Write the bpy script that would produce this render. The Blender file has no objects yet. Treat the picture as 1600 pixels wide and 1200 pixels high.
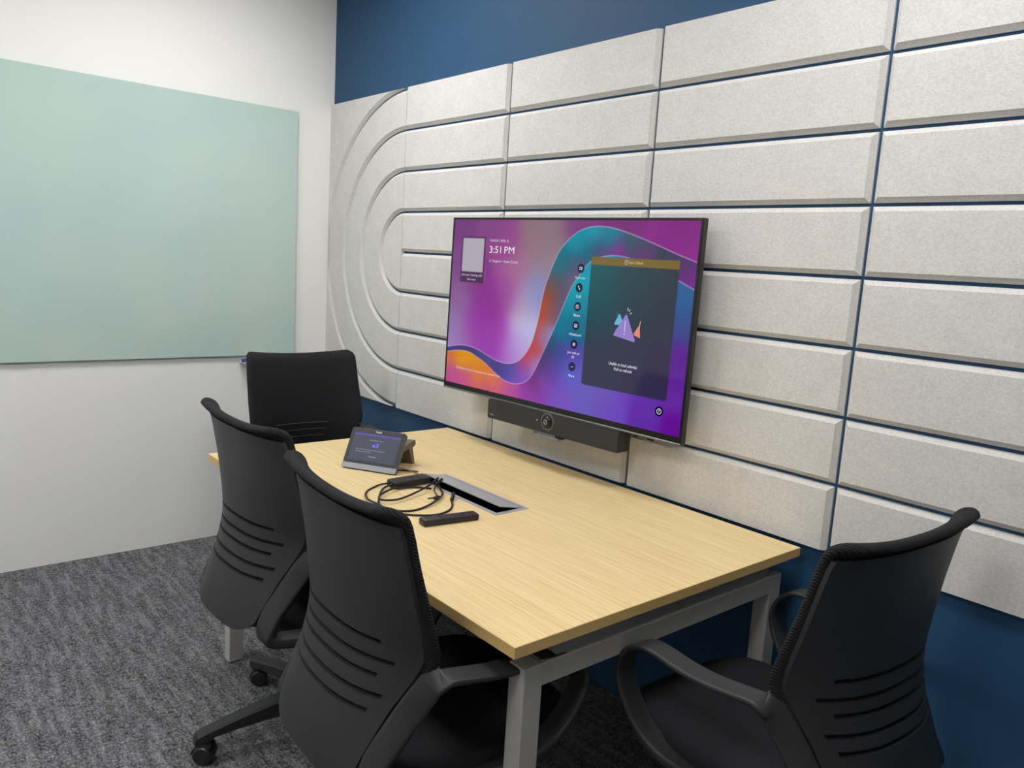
import bpy, math, random
import numpy as np
from mathutils import Vector, Matrix

C = bpy.context.scene.collection
S = bpy.context.scene
random.seed(4)

# ------------------------------------------------------------------ camera
cam = bpy.data.cameras.new('camera')
cam.sensor_width = 36.0
cam.lens = 36.0 * 1229.18 / 1600.0
cam.clip_start = 0.05
cam_ob = bpy.data.objects.new('camera', cam)
C.objects.link(cam_ob)
R_ = Vector((0.641104, 0.765098, 0.060088))
U_ = Vector((-0.155861, 0.053137, 0.986349))
F_ = Vector((-0.751461, 0.641718, -0.153315))
mat = Matrix((R_, U_, -F_)).transposed().to_4x4()
mat.translation = Vector((3.77206, -1.93435, 1.43289))
cam_ob.matrix_world = mat
S.camera = cam_ob

# ------------------------------------------------------------------ world, exposure
EXPOSURE = 0.0
w = bpy.data.worlds.new('world')
S.world = w
w.use_nodes = True
w.node_tree.nodes['Background'].inputs[0].default_value = (0.9, 0.95, 1.0, 1)
w.node_tree.nodes['Background'].inputs[1].default_value = 0.05
S.view_settings.view_transform = 'Standard'
S.view_settings.look = 'None'
S.view_settings.gamma = 1.0
S.view_settings.use_curve_mapping = False
S.view_settings.exposure = EXPOSURE

# recessed ceiling lights of the room: (x, y, half size x, half size y, emission)
CEIL = 2.75
LIGHTS = [(1.05, -0.82, 0.29, 0.29, 'front'), (3.05, -0.82, 0.29, 0.29, 'front'),
          (1.10, -2.55, 0.29, 0.29, 'rear'), (3.05, -2.55, 0.29, 0.29, 'rear')]


# ------------------------------------------------------------------ material helpers
def lin(c):
    return tuple(((v / 255.0) / 12.92 if v <= 10 else ((v / 255.0 + 0.055) / 1.055) ** 2.4) for v in c)


def material(name, rgb, rough=0.5, metal=0.0, spec=0.5, coat=0.0):
    m = bpy.data.materials.new(name)
    m.use_nodes = True
    b = m.node_tree.nodes['Principled BSDF']
    b.inputs['Base Color'].default_value = (*lin(rgb), 1)
    b.inputs['Roughness'].default_value = rough
    b.inputs['Metallic'].default_value = metal
    b.inputs['Specular IOR Level'].default_value = spec
    b.inputs['Coat Weight'].default_value = coat
    b.inputs['Coat Roughness'].default_value = 0.05
    return m


def nodes(m):
    nt = m.node_tree
    return nt, nt.nodes, nt.links, nt.nodes['Principled BSDF']


def coords(nt, scale=(1, 1, 1), kind='Object', rot=(0, 0, 0)):
    tc = nt.nodes.new('ShaderNodeTexCoord')
    mp = nt.nodes.new('ShaderNodeMapping')
    mp.inputs['Scale'].default_value = scale
    mp.inputs['Rotation'].default_value = rot
    nt.links.new(tc.outputs[kind], mp.inputs['Vector'])
    return mp.outputs['Vector']


def noise(nt, vec, scale, detail=2.0, rough=0.5):
    n = nt.nodes.new('ShaderNodeTexNoise')
    n.inputs['Scale'].default_value = scale
    n.inputs['Detail'].default_value = detail
    n.inputs['Roughness'].default_value = rough
    nt.links.new(vec, n.inputs['Vector'])
    return n.outputs['Fac']


def ramp(nt, fac, stops):
    r = nt.nodes.new('ShaderNodeValToRGB')
    el = r.color_ramp.elements
    while len(el) < len(stops):
        el.new(0.5)
    for e, (p, c) in zip(el, stops):
        e.position = p
        e.color = (*lin(c), 1)
    nt.links.new(fac, r.inputs['Fac'])
    return r.outputs['Color']


def mix(nt, a, b, fac, mode='MIX'):
    n = nt.nodes.new('ShaderNodeMix')
    n.data_type = 'RGBA'
    n.blend_type = mode
    for sock, v in (('Factor', fac), ('A', a), ('B', b)):
        s = [i for i in n.inputs if i.name == sock and (i.type == 'RGBA' or sock == 'Factor')][0]
        if isinstance(v, (int, float)):
            s.default_value = v
        elif isinstance(v, tuple):
            s.default_value = (*v, 1)
        else:
            nt.links.new(v, s)
    return [o for o in n.outputs if o.type == 'RGBA'][0]


def bump(nt, bsdf, height, strength, dist=0.002):
    b = nt.nodes.new('ShaderNodeBump')
    b.inputs['Strength'].default_value = strength
    b.inputs['Distance'].default_value = dist
    nt.links.new(height, b.inputs['Height'])
    nt.links.new(b.outputs['Normal'], bsdf.inputs['Normal'])


M = {}
# painted walls
for nm, col in (('white_paint', (238, 238, 236)), ('grey_paint', (150, 152, 155)), ('blue_paint', (37, 74, 108))):
    m = material(nm, col, 0.6, spec=0.3)
    nt, N, L, b = nodes(m)
    v = coords(nt)
    bump(nt, b, noise(nt, v, 220, 3), 0.08, 0.001)
    M[nm] = m
m = material('ceiling_paint', (242, 242, 240), 0.8, spec=0.2)
nt, N, L, b = nodes(m)
bump(nt, b, noise(nt, coords(nt), 150, 3), 0.08, 0.001)
M['ceiling'] = m
# grey felt of the acoustic panels
m = material('panel_felt', (205, 203, 200), 0.95, spec=0.1)
nt, N, L, b = nodes(m)
v = coords(nt)
a = ramp(nt, noise(nt, v, 14, 4, 0.6), [(0.3, (200, 198, 196)), (0.7, (210, 208, 205))])
fl = ramp(nt, noise(nt, coords(nt, (1, 1, 1.5)), 190, 3, 0.7), [(0.36, (182, 180, 178)), (0.5, (206, 204, 202)), (0.66, (226, 225, 223))])
L.new(mix(nt, a, fl, 0.42), b.inputs['Base Color'])
bump(nt, b, noise(nt, v, 420, 3, 0.7), 0.12, 0.0008)
M['felt'] = m
# carpet
m = material('carpet', (70, 70, 74), 1.0, spec=0.05)
nt, N, L, b = nodes(m)
v = coords(nt)
fine = noise(nt, coords(nt, (1.0, 1.35, 1)), 105, 3, 0.85)
streak = noise(nt, coords(nt, (1.2, 7, 1)), 5, 6, 0.68)
blot = noise(nt, coords(nt, (2.0, 1.0, 1)), 34, 3, 0.7)
cf = ramp(nt, fine, [(0.39, (18, 18, 20)), (0.5, (84, 84, 88)), (0.61, (192, 192, 196))])
cs = ramp(nt, streak, [(0.41, (44, 44, 47)), (0.5, (92, 92, 96)), (0.59, (152, 152, 156))])
cb = ramp(nt, blot, [(0.40, (48, 48, 51)), (0.60, (146, 146, 150))])
c1 = mix(nt, cs, cb, 0.5)
c2 = mix(nt, cf, c1, 0.62)
L.new(c2, b.inputs['Base Color'])
bump(nt, b, fine, 0.9, 0.006)
M['carpet'] = m
# maple laminate, grain along x
m = material('maple_laminate', (222, 196, 142), 0.42, spec=0.35)
nt, N, L, b = nodes(m)
g1 = noise(nt, coords(nt, (1.1, 60, 60)), 3.0, 5, 0.6)
g2 = noise(nt, coords(nt, (2.5, 230, 230)), 2.2, 3, 0.6)
a = ramp(nt, g1, [(0.32, (206, 177, 122)), (0.5, (222, 197, 145)), (0.7, (232, 210, 162))])
c = ramp(nt, g2, [(0.36, (194, 161, 106)), (0.48, (224, 200, 149)), (0.66, (236, 216, 170))])
L.new(mix(nt, a, c, 0.5), b.inputs['Base Color'])
M['maple'] = m
m = material('maple_edge_band', (196, 160, 100), 0.5, spec=0.3)
nt, N, L, b = nodes(m)
g = noise(nt, coords(nt, (3, 3, 200)), 3.0, 4, 0.6)
L.new(ramp(nt, g, [(0.3, (206, 170, 108)), (0.7, (222, 190, 130))]), b.inputs['Base Color'])
M['maple_edge'] = m
M['grey_metal'] = material('grey_powder_coat', (178, 176, 172), 0.45, spec=0.4)
M['dark_grey_metal'] = material('dark_grey_strip', (132, 132, 131), 0.5, spec=0.4)
M['black_plastic'] = material('black_chair_plastic', (43, 44, 46), 0.5, spec=0.42)
nt, N, L, b = nodes(M['black_plastic'])
bump(nt, b, noise(nt, coords(nt), 700, 2), 0.10, 0.0006)
# woven chair fabric with fine ribs
m = material('black_chair_fabric', (34, 35, 38), 0.9, spec=0.25)
nt, N, L, b = nodes(m)
wv = N.new('ShaderNodeTexWave')
wv.wave_type = 'BANDS'
wv.bands_direction = 'DIAGONAL'
wv.inputs['Scale'].default_value = 105
wv.inputs['Distortion'].default_value = 0.6
L.new(coords(nt, (1, 0.25, 1)), wv.inputs['Vector'])
L.new(ramp(nt, wv.outputs['Fac'], [(0.1, (25, 26, 29)), (0.9, (42, 43, 46))]), b.inputs['Base Color'])
bump(nt, b, wv.outputs['Fac'], 0.6, 0.0022)
M['fabric'] = m
m = material('black_seat_fabric', (34, 35, 38), 0.95, spec=0.2)
nt, N, L, b = nodes(m)
bump(nt, b, noise(nt, coords(nt), 500, 2), 0.4, 0.001)
M['seat_fabric'] = m
M['slot_show'] = material('grey_slot_line', (74, 75, 78), 0.8)  # tone of the slot lines added on the back cushion
M['wheel'] = material('black_caster_plastic', (38, 39, 41), 0.35, spec=0.5)
M['gas'] = material('black_gas_lift', (30, 31, 33), 0.35, spec=0.5)
M['tv_black'] = material('black_gloss_plastic', (14, 14, 16), 0.25, spec=0.5)
M['tv_edge'] = material('dark_metal_edge', (52, 53, 54), 0.35, metal=0.3)
M['tv_lip'] = material('grey_lower_lip', (120, 122, 120), 0.35, metal=0.6)
M['bar'] = material('charcoal_bar_fabric', (52, 53, 53), 0.7, spec=0.3)
nt, N, L, b = nodes(M['bar'])
bump(nt, b, noise(nt, coords(nt), 900, 2), 0.2, 0.0005)
M['bar_dark'] = material('charcoal_bar_plastic', (40, 41, 42), 0.4)
M['lens'] = material('dark_lens_glass', (14, 22, 28), 0.12, spec=0.5)
M['lens_ring'] = material('grey_lens_ring', (120, 122, 124), 0.35, metal=0.5)
M['alu'] = material('brushed_aluminium', (176, 180, 186), 0.38, metal=0.35)
nt, N, L, b = nodes(M['alu'])
g = noise(nt, coords(nt, (4, 160, 160)), 4, 3)
L.new(ramp(nt, g, [(0.3, (164, 168, 174)), (0.7, (186, 190, 196))]), b.inputs['Base Color'])
M['alu_dark'] = material('dark_lid_strip', (112, 116, 124), 0.4, metal=0.4)
M['pit'] = material('black_socket_well', (10, 10, 11), 0.6)
M['cable'] = material('black_cable_rubber', (34, 30, 28), 0.45, spec=0.4)
M['thin_cable'] = material('grey_cable_rubber', (118, 116, 112), 0.45)
M['brick'] = material('black_adapter_plastic', (38, 38, 38), 0.45)
M['remote'] = material('black_remote_plastic', (32, 32, 34), 0.4)
M['button'] = material('dark_button_rubber', (20, 20, 22), 0.55)
M['print'] = material('pale_print', (190, 190, 188), 0.5)
M['print_white'] = material('white_print', (238, 238, 238), 0.5)
M['print_dim'] = material('dim_print', (96, 97, 96), 0.5)
M['tab_body'] = material('grey_tablet_body', (96, 98, 102), 0.4, metal=0.3)
M['tab_rim'] = material('silver_tablet_rim', (128, 129, 136), 0.4, metal=0.4)
M['tab_stand'] = material('taupe_tablet_stand', (104, 98, 88), 0.45, metal=0.3)
M['tab_glass'] = material('dark_tablet_glass', (52, 54, 56), 0.4, spec=0.2)
# back painted glass of the whiteboard
m = material('pale_green_glass', (186, 208, 203), 0.08, spec=0.5)
nt, N, L, b = nodes(m)
g = noise(nt, coords(nt, (1, 1.2, 1.4)), 1.6, 2)
L.new(ramp(nt, g, [(0.3, (182, 205, 202)), (0.7, (190, 211, 203))]), b.inputs['Base Color'])
L.new(ramp(nt, noise(nt, coords(nt), 2.2, 3), [(0.3, (10, 10, 10)), (0.7, (20, 20, 20))]), b.inputs['Roughness'])
M['board'] = m
M['board_edge'] = material('green_glass_edge', (150, 186, 176), 0.15, spec=0.6)
M['tray'] = material('white_tray_metal', (214, 214, 214), 0.4)
M['marker_body'] = material('white_marker_plastic', (225, 225, 228), 0.35)
M['marker_cap'] = material('purple_marker_cap', (74, 60, 150), 0.35)
M['downlight_trim'] = material('white_light_trim', (235, 235, 235), 0.5)


def emitter(name, rgb_lin, strength):
    m = bpy.data.materials.new(name)
    m.use_nodes = True
    b = m.node_tree.nodes['Principled BSDF']
    b.inputs['Base Color'].default_value = (0, 0, 0, 1)
    b.inputs['Specular IOR Level'].default_value = 0.4
    b.inputs['Roughness'].default_value = 0.08
    b.inputs['Emission Color'].default_value = (*rgb_lin, 1)
    b.inputs['Emission Strength'].default_value = strength
    return m


SCREEN_GAIN = 1.0 / (2.0 ** EXPOSURE)
HAZE = 0.022


def pic(name, rgb, haze=0.022, matt=False):  # a flat colour shown by a lit screen
    m_ = emitter(name, tuple(max(v - haze, 0.0) for v in lin(rgb)), SCREEN_GAIN)
    if matt:
        m_.node_tree.nodes['Principled BSDF'].inputs['Roughness'].default_value = 0.45
        m_.node_tree.nodes['Principled BSDF'].inputs['Specular IOR Level'].default_value = 0.2
    return m_


M['light_front'] = emitter('bright_light_diffuser', (1.0, 0.985, 0.965), 19.5)
M['light_rear'] = emitter('dimmed_light_diffuser', (1.0, 0.985, 0.965), 21)
M['led'] = emitter('white_status_led', (0.9, 0.95, 1.0), 1.2)


# ------------------------------------------------------------------ mesh helpers
class MB:
    def __init__(self):
        self.v = []
        self.f = []

    def add(self, verts, faces):
        o = len(self.v)
        self.v += [tuple(p) for p in verts]
        self.f += [tuple(o + i for i in f) for f in faces]

    def box(self, a, b, rot=None, at=(0, 0, 0), bev=0.0):
        x0, y0, z0 = a
        x1, y1, z1 = b
        if bev > 0:
            e = bev
            vs = []
            fs = []
            # chamfered box: three inset vertices on every corner
            idx = {}
            for ix in (0, 1):
                for iy in (0, 1):
                    for iz in (0, 1):
                        X = (x0, x1)[ix]; Y = (y0, y1)[iy]; Z = (z0, z1)[iz]
                        sx = (1, -1)[ix] * e; sy = (1, -1)[iy] * e; sz = (1, -1)[iz] * e
                        idx[ix, iy, iz] = len(vs)
                        vs += [(X, Y + sy, Z + sz), (X + sx, Y, Z + sz), (X + sx, Y + sy, Z)]
            def q(l):
                fs.append(tuple(l))
            q([idx[0, 0, 0], idx[0, 0, 1], idx[0, 1, 1], idx[0, 1, 0]])
            q([idx[1, 0, 0], idx[1, 1, 0], idx[1, 1, 1], idx[1, 0, 1]])
            q([idx[0, 0, 0] + 1, idx[1, 0, 0] + 1, idx[1, 0, 1] + 1, idx[0, 0, 1] + 1])
            q([idx[0, 1, 0] + 1, idx[0, 1, 1] + 1, idx[1, 1, 1] + 1, idx[1, 1, 0] + 1])
            q([idx[0, 0, 0] + 2, idx[0, 1, 0] + 2, idx[1, 1, 0] + 2, idx[1, 0, 0] + 2])
            q([idx[0, 0, 1] + 2, idx[1, 0, 1] + 2, idx[1, 1, 1] + 2, idx[0, 1, 1] + 2])
            for k in (0, 1):
                for l in (0, 1):
                    a_, b_ = idx[0, k, l], idx[1, k, l]
                    q([a_ + 1, b_ + 1, b_ + 2, a_ + 2])
                    a_, b_ = idx[k, 0, l], idx[k, 1, l]
                    q([a_, b_, b_ + 2, a_ + 2])
                    a_, b_ = idx[k, l, 0], idx[k, l, 1]
                    q([a_, b_, b_ + 1, a_ + 1])
            for k, i in idx.items():
                q([i, i + 1, i + 2])
        else:
            vs = [(x, y, z) for x in (x0, x1) for y in (y0, y1) for z in (z0, z1)]
            fs = [(0, 1, 3, 2), (4, 6, 7, 5), (0, 4, 5, 1), (2, 3, 7, 6), (0, 2, 6, 4), (1, 5, 7, 3)]
        if rot is not None:
            vs = [tuple(rot @ Vector(p) + Vector(at)) for p in vs]
        else:
            vs = [(p[0] + at[0], p[1] + at[1], p[2] + at[2]) for p in vs]
        self.add(vs, fs)
        return self

    def prism(self, outline, fn0, fn1):
        """closed solid between two copies of a 2D outline"""
        n = len(outline)
        vs = [fn0(*p) for p in outline] + [fn1(*p) for p in outline]
        fs = [tuple(range(n))[::-1], tuple(range(n, 2 * n))]
        fs += [(i, (i + 1) % n, n + (i + 1) % n, n + i) for i in range(n)]
        self.add(vs, fs)
        return self

    def rings(self, rings, cap=True, close=False):
        n = len(rings[0])
        vs = [p for r in rings for p in r]
        fs = []
        m = len(rings)
        for k in range(m if close else m - 1):
            k2 = (k + 1) % m
            for i in range(n):
                j = (i + 1) % n
                fs.append((k * n + i, k * n + j, k2 * n + j, k2 * n + i))
        if cap and not close:
            fs.append(tuple(range(n))[::-1])
            fs.append(tuple((m - 1) * n + i for i in range(n)))
        self.add(vs, fs)
        return self

    def cyl(self, p0, p1, r0, r1=None, n=20):
        r1 = r0 if r1 is None else r1
        return self.lathe(p0, p1, [(0, r0), (1, r1)], n)

    def lathe(self, p0, p1, prof, n=24):
        """prof: (fraction along the axis, radius)"""
        a = Vector(p0); b = Vector(p1)
        d = (b - a).normalized()
        u = d.orthogonal().normalized()
        v = d.cross(u)
        rings = []
        for t, r in prof:
            c = a.lerp(b, t)
            rings.append([tuple(c + (u * math.cos(2 * math.pi * i / n) + v * math.sin(2 * math.pi * i / n)) * r) for i in range(n)])
        return self.rings(rings)

    def tube(self, pts, r, n=8):
        P = [Vector(p) for p in pts]
        rings = []
        u = None
        for i, p in enumerate(P):
            t = (P[min(i + 1, len(P) - 1)] - P[max(i - 1, 0)]).normalized()
            if u is None:
                u = t.orthogonal().normalized()
            u = (u - t * u.dot(t)).normalized()
            v = t.cross(u)
            rings.append([tuple(p + (u * math.cos(2 * math.pi * k / n) + v * math.sin(2 * math.pi * k / n)) * r) for k in range(n)])
        return self.rings(rings)

    def build(self, name, m, parent=None, smooth=False, loc=None):
        me = bpy.data.meshes.new(name)
        me.from_pydata(self.v, [], self.f)
        me.validate()
        import bmesh
        bm = bmesh.new()
        bm.from_mesh(me)
        bmesh.ops.recalc_face_normals(bm, faces=bm.faces)
        bm.to_mesh(me)
        bm.free()
        if m is not None:
            me.materials.append(m)
        if smooth:
            me.polygons.foreach_set('use_smooth', [True] * len(me.polygons))
            if smooth is not True:
                me.set_sharp_from_angle(angle=math.radians(smooth))
        ob = bpy.data.objects.new(name, me)
        C.objects.link(ob)
        if parent is not None:
            ob.parent = parent
        if loc is not None:
            ob.location = loc
        return ob


def spline(pts, n, close=False):
    """Catmull-Rom through the points"""
    P = [Vector(p) for p in pts]
    out = []
    m = len(P)
    segs = m if close else m - 1
    for i in range(segs):
        if close:
            a, b, c, d = P[(i - 1) % m], P[i], P[(i + 1) % m], P[(i + 2) % m]
        else:
            a, b, c, d = P[max(i - 1, 0)], P[i], P[i + 1], P[min(i + 2, m - 1)]
        for k in range(n):
            t = k / n
            out.append(0.5 * ((2 * b) + (c - a) * t + (2 * a - 5 * b + 4 * c - d) * t * t + (3 * b - a - 3 * c + d) * t ** 3))
    if not close:
        out.append(P[-1])
    return out


def empty(name, loc=(0, 0, 0), rz=0.0):
    o = bpy.data.objects.new(name, None)
    o.empty_display_size = 0.1
    o.location = loc
    o.rotation_euler = (0, 0, rz)
    C.objects.link(o)
    return o


def tag(o, label, cat, group=None):
    o['label'] = label
    o['category'] = cat
    if group:
        o['group'] = group
    return o


def structure(o):
    o['kind'] = 'structure'
    return o


def copy_tree(o, parent=None):
    c = o.copy()
    C.objects.link(c)
    c.parent = parent
    for ch in list(o.children):
        copy_tree(ch, c)
    return c


def text(name, s, size, m, parent, mtx, align='LEFT', sx=1.0, extrude=0.0):
    """lettering as a flat mesh, mtx places its plane (x right, y up)"""
    cu = bpy.data.curves.new(name, 'FONT')
    cu.body = s
    cu.size = size
    cu.align_x = align
    cu.align_y = 'CENTER'
    cu.resolution_u = 3
    cu.extrude = extrude
    t = bpy.data.objects.new(name, cu)
    C.objects.link(t)
    dg = bpy.context.evaluated_depsgraph_get()
    me = bpy.data.meshes.new_from_object(t.evaluated_get(dg))
    bpy.data.objects.remove(t)
    bpy.data.curves.remove(cu)
    me.transform(Matrix.Diagonal((sx, 1, 1, 1)))
    me.transform(mtx)
    me.materials.clear()
    me.materials.append(m)
    ob = bpy.data.objects.new(name, me)
    C.objects.link(ob)
    ob.parent = parent
    return ob


# ------------------------------------------------------------------ room shell
X0, X1, Y0, Y1 = 0.0, 4.75, -3.45, 0.0
T = 0.1
structure(MB().box((X0 - T, Y0 - T, -T), (X1 + T, Y1 + T, 0)).build('floor', M['carpet']))
structure(MB().box((X0 - T, Y0 - T, CEIL), (X1 + T, Y1 + T, CEIL + T)).build('ceiling', M['ceiling']))
structure(MB().box((X0 - T, Y0 - T, 0), (X0, Y1, CEIL)).build('wall_left', M['white_paint']))
structure(MB().box((X0 - T, Y1, 0), (X1 + T, Y1 + T, CEIL)).build('wall_back', M['blue_paint']))
structure(MB().box((X1, Y0 - T, 0), (X1 + T, Y1, CEIL)).build('wall_right', M['grey_paint']))
structure(MB().box((X0, Y0 - T, 0), (X1, Y0, CEIL)).build('wall_front', M['white_paint']))

# ceiling lights
for i, (lx, ly, hx, hy, e) in enumerate(LIGHTS):
    r = empty('ceiling_light', (lx, ly, CEIL))
    tag(r, ('square ceiling light over the far end of the table', 'square ceiling light over the chair at the right end of the table', 'dimmed square ceiling light near the left end of the glass whiteboard', 'dimmed square ceiling light behind the camera')[i], 'ceiling light', 'recessed ceiling lights')
    b = MB()
    for a in ((-hx - .02, -hy - .02, hx + .02, -hy), (-hx - .02, hy, hx + .02, hy + .02), (-hx - .02, -hy, -hx, hy), (hx, -hy, hx + .02, hy)):
        b.box((a[0], a[1], -0.012), (a[2], a[3], 0))
    b.build('frame', M['downlight_trim'], r)
    MB().box((-hx, -hy, -0.008), (hx, hy, 0)).build('diffuser', M['light_' + e], r)

# ------------------------------------------------------------------ acoustic panels on the blue wall
clad = empty('acoustic_wall_panelling', (2.1, 0, 0.7364))
tag(clad, 'pale grey felt acoustic panels in eight rows with rounded left end', 'wall panelling')
H8 = 0.1772
ZB = 0.7364
TH = 0.0185                # felt thickness
BV = 0.0125                # bevel
GP = 0.0044                # half gap
COL = [0.711, 1.409, 2.118, 2.824, 3.529, 4.234]
OFF = Vector(clad.location)


def panel(b, name='panel'):
    b.v = [(p[0] - OFF[0], p[1] - OFF[1], p[2] - OFF[2]) for p in b.v]
    return b.build(name, M['felt'], clad)


def tile(x0, x1, z0, z1, bl, br, bb, bt):
    b = MB()
    back = [(x0, 0, z0), (x1, 0, z0), (x1, 0, z1), (x0, 0, z1)]
    mid = [(x, -TH + BV, z) for x, _, z in back]
    fr = [(x0 + bl, -TH, z0 + bb), (x1 - br, -TH, z0 + bb), (x1 - br, -TH, z1 - bt), (x0 + bl, -TH, z1 - bt)]
    b.rings([back, mid, fr])
    return b


for c in range(5):
    for k in range(8):
        x0 = COL[c] + (0.0016 if c == 0 else GP)
        x1 = COL[c + 1] - GP
        z0 = ZB + k * H8 + (GP if k > 0 else 0)
        z1 = ZB + (k + 1) * H8 - (GP if k < 7 else 0)
        panel(tile(x0, x1, z0, z1, 0.0 if c == 0 else BV, BV, BV if k > 0 else 0.0, BV if k < 7 else 0.0))
# racetrack end: three bands, a half disc and two corner pieces
cx, cz = COL[0] - 0.0016, ZB + 4 * H8
NA = 40
g2 = GP * 0.9
for k in (4, 3, 2):
    ro, ri = k * H8 - g2 - (0.004 if k == 4 else 0), (k - 1) * H8 + g2
    rings = []
    for i in range(NA + 1):
        a = math.pi / 2 + math.pi * i / NA
        ca, sa = math.cos(a), math.sin(a)
        rings.append([(cx + r * ca, y, cz + r * sa) for r, y in ((ro, 0), (ro, -TH + BV), (ro - BV, -TH), (ri + BV, -TH), (ri, -TH + BV), (ri, 0))])
    panel(MB().rings(rings))
ro = H8 - g2
b = MB()
out = [(math.pi / 2 + math.pi * i / 32) for i in range(33)]
b.rings([[(cx + r * math.cos(a), y, cz + r * math.sin(a)) for a in out] for r, y in ((ro, 0), (ro, -TH + BV), (ro - BV, -TH))])
panel(b)
for s in (1, -1):
    rings = []
    R0 = 4 * H8 + g2 - 0.004
    NB = 28
    for i in range(NB + 1):
        # arc from the left tangent to the top tangent
        a = math.pi - (math.pi / 2) * (0.97 * i / NB)
        ca, sa = math.cos(a), math.sin(a)
        # matching point on the outer border, travelling up the left side and along the top
        t = i / NB
        def border(px, pz):
            if t < 0.5:
                return (0.001, pz + (4 * H8 - pz) * (t / 0.5))
            return (0.001 + (px - 0.001) * ((t - 0.5) / 0.5), 4 * H8)
        def arc(r):
            return (cx + r * ca, r * sa)
        ax, az = arc(R0)
        fx, fz = arc(R0 + BV)
        fx = max(fx, 0.0012)
        ax = max(ax, 0.0012)
        fz = min(fz, 4 * H8)
        az = min(az, 4 * H8)
        ox, oz = border(ax, az)
        rings.append([(ax, 0, cz + s * az), (ax, -TH + BV, cz + s * az), (fx, -TH, cz + s * fz), (ox, -TH, cz + s * oz), (ox, 0, cz + s * oz)])
    panel(MB().rings(rings))

# ------------------------------------------------------------------ glass whiteboard on the white wall
wb = empty('glass_whiteboard', (0, -1.2, 0.90))
tag(wb, 'large pale green frameless glass whiteboard on the white wall', 'whiteboard')
BY0, BY1, BZ0, BZ1 = -2.55, -0.2, 0.90, 2.091
bb = MB()
bb.rings([[(x - 0, y + 1.2, z - 0.9) for y, z in ((BY0 + i, BZ0 + i), (BY1 - i, BZ0 + i), (BY1 - i, BZ1 - i), (BY0 + i, BZ1 - i))] for x, i in ((0.012, 0.0), (0.0175, 0.0))])
bb.build('glass_edge', M['board_edge'], wb)
b = MB()
b.rings([[(x, y + 1.2, z - 0.9) for y, z in ((BY0 + i, BZ0 + i), (BY1 - i, BZ0 + i), (BY1 - i, BZ1 - i), (BY0 + i, BZ1 - i))] for x, i in ((0.0175, 0.0005), (0.0190, 0.0016))])
b.build('glass_face', M['board'], wb)
for (y, z) in ((-2.4, 1.0), (-2.4, 2.0), (-0.3, 1.0), (-0.3, 2.0), (-1.3, 1.0), (-1.3, 2.0)):
    MB().cyl((0.0006, y + 1.2, z - 0.9), (0.0125, y + 1.2, z - 0.9), 0.014, n=16).build('standoff', M['tray'], wb)
tray = MB()
tray.prism([(0.0, 0.0), (0.062, 0.0), (0.066, 0.012), (0.063, 0.012), (0.06, 0.003), (0.003, 0.003), (0.003, 0.03), (0.0, 0.03)],
           lambda x, z: (x, -0.475, 0.866 + z), lambda x, z: (x, -0.235, 0.866 + z))
tr = tray.build('pen_tray', M['tray'])
tr.data.transform(Matrix.Translation((0, 0.355, -0.866)))
tr.location = (0, -0.355, 0.866)
tag(tr, 'small white pen tray under the lower corner of the glass whiteboard', 'tray')
mk = empty('whiteboard_marker', (0.035, -0.448, 0.877))
tag(mk, 'white marker pen with a purple cap lying in the pen tray', 'marker')
MB().lathe((0, 0.0, 0.003), (0, 0.11, 0.003), [(0, .0085), (.9, .0085), (.96, .006), (1, .004)], 16).build('barrel', M['marker_body'], mk, smooth=40)
MB().lathe((0, -0.030, 0.003), (0, 0.0, 0.003), [(0, .005), (.04, .0082), (.92, .0095), (1, .0095)], 16).build('cap', M['marker_cap'], mk, smooth=40)

# ------------------------------------------------------------------ table
TX0, TX1, TY0, TY1, TZ = 1.167, 2.767, -1.03, -0.045, 0.7355
tb = empty('meeting_table', ((TX0 + TX1) / 2, (TY0 + TY1) / 2, 0))
tag(tb, 'pale maple meeting table on grey metal legs against the panelled wall', 'table')
TO = Vector(tb.location)


def tpart(b, name, m, parent=None, smooth=False):
    b.v = [(p[0] - TO[0], p[1] - TO[1], p[2] - TO[2]) for p in b.v]
    return b.build(name, m, parent or tb, smooth)


# flap cut-out in the top
FX0, FX1, FY0, FY1 = 1.748, 2.160, -0.588, -0.466
top = MB()
xs = [TX0, FX0, FX1, TX1]
ys = [TY0, FY0, FY1, TY1]
for i in range(3):
    for j in range(3):
        if i == 1 and j == 1:
            continue
        x0, x1, y0, y1 = xs[i], xs[i + 1], ys[j], ys[j + 1]
        top.add([(x0, y0, TZ), (x1, y0, TZ), (x1, y1, TZ), (x0, y1, TZ)], [(0, 1, 2, 3)])
        top.add([(x0, y0, TZ - .0245), (x1, y0, TZ - .0245), (x1, y1, TZ - .0245), (x0, y1, TZ - .0245)], [(3, 2, 1, 0)])
for (x0, y0, x1, y1) in ((FX0, FY0, FX1, FY0), (FX1, FY0, FX1, FY1), (FX1, FY1, FX0, FY1), (FX0, FY1, FX0, FY0)):
    top.add([(x0, y0, TZ), (x1, y1, TZ), (x1, y1, TZ - .0245), (x0, y0, TZ - .0245)], [(0, 1, 2, 3)])
tpo = tpart(top, 'tabletop', M['maple'])
edge = MB()
e = 0.0012
edge.rings([[(x, y, TZ - z) for x, y in ((TX0 - o, TY0 - o), (TX1 + o, TY0 - o), (TX1 + o, TY1 + o), (TX0 - o, TY1 + o))] for z, o in ((0.0, 0.0), (0.0008, e), (0.0238, e), (0.0245, 0.0))], cap=False)
tpart(edge, 'edge_band', M['maple_edge'])
LX, LY = 0.045, 0.05
LEGZ = 0.669
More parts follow.
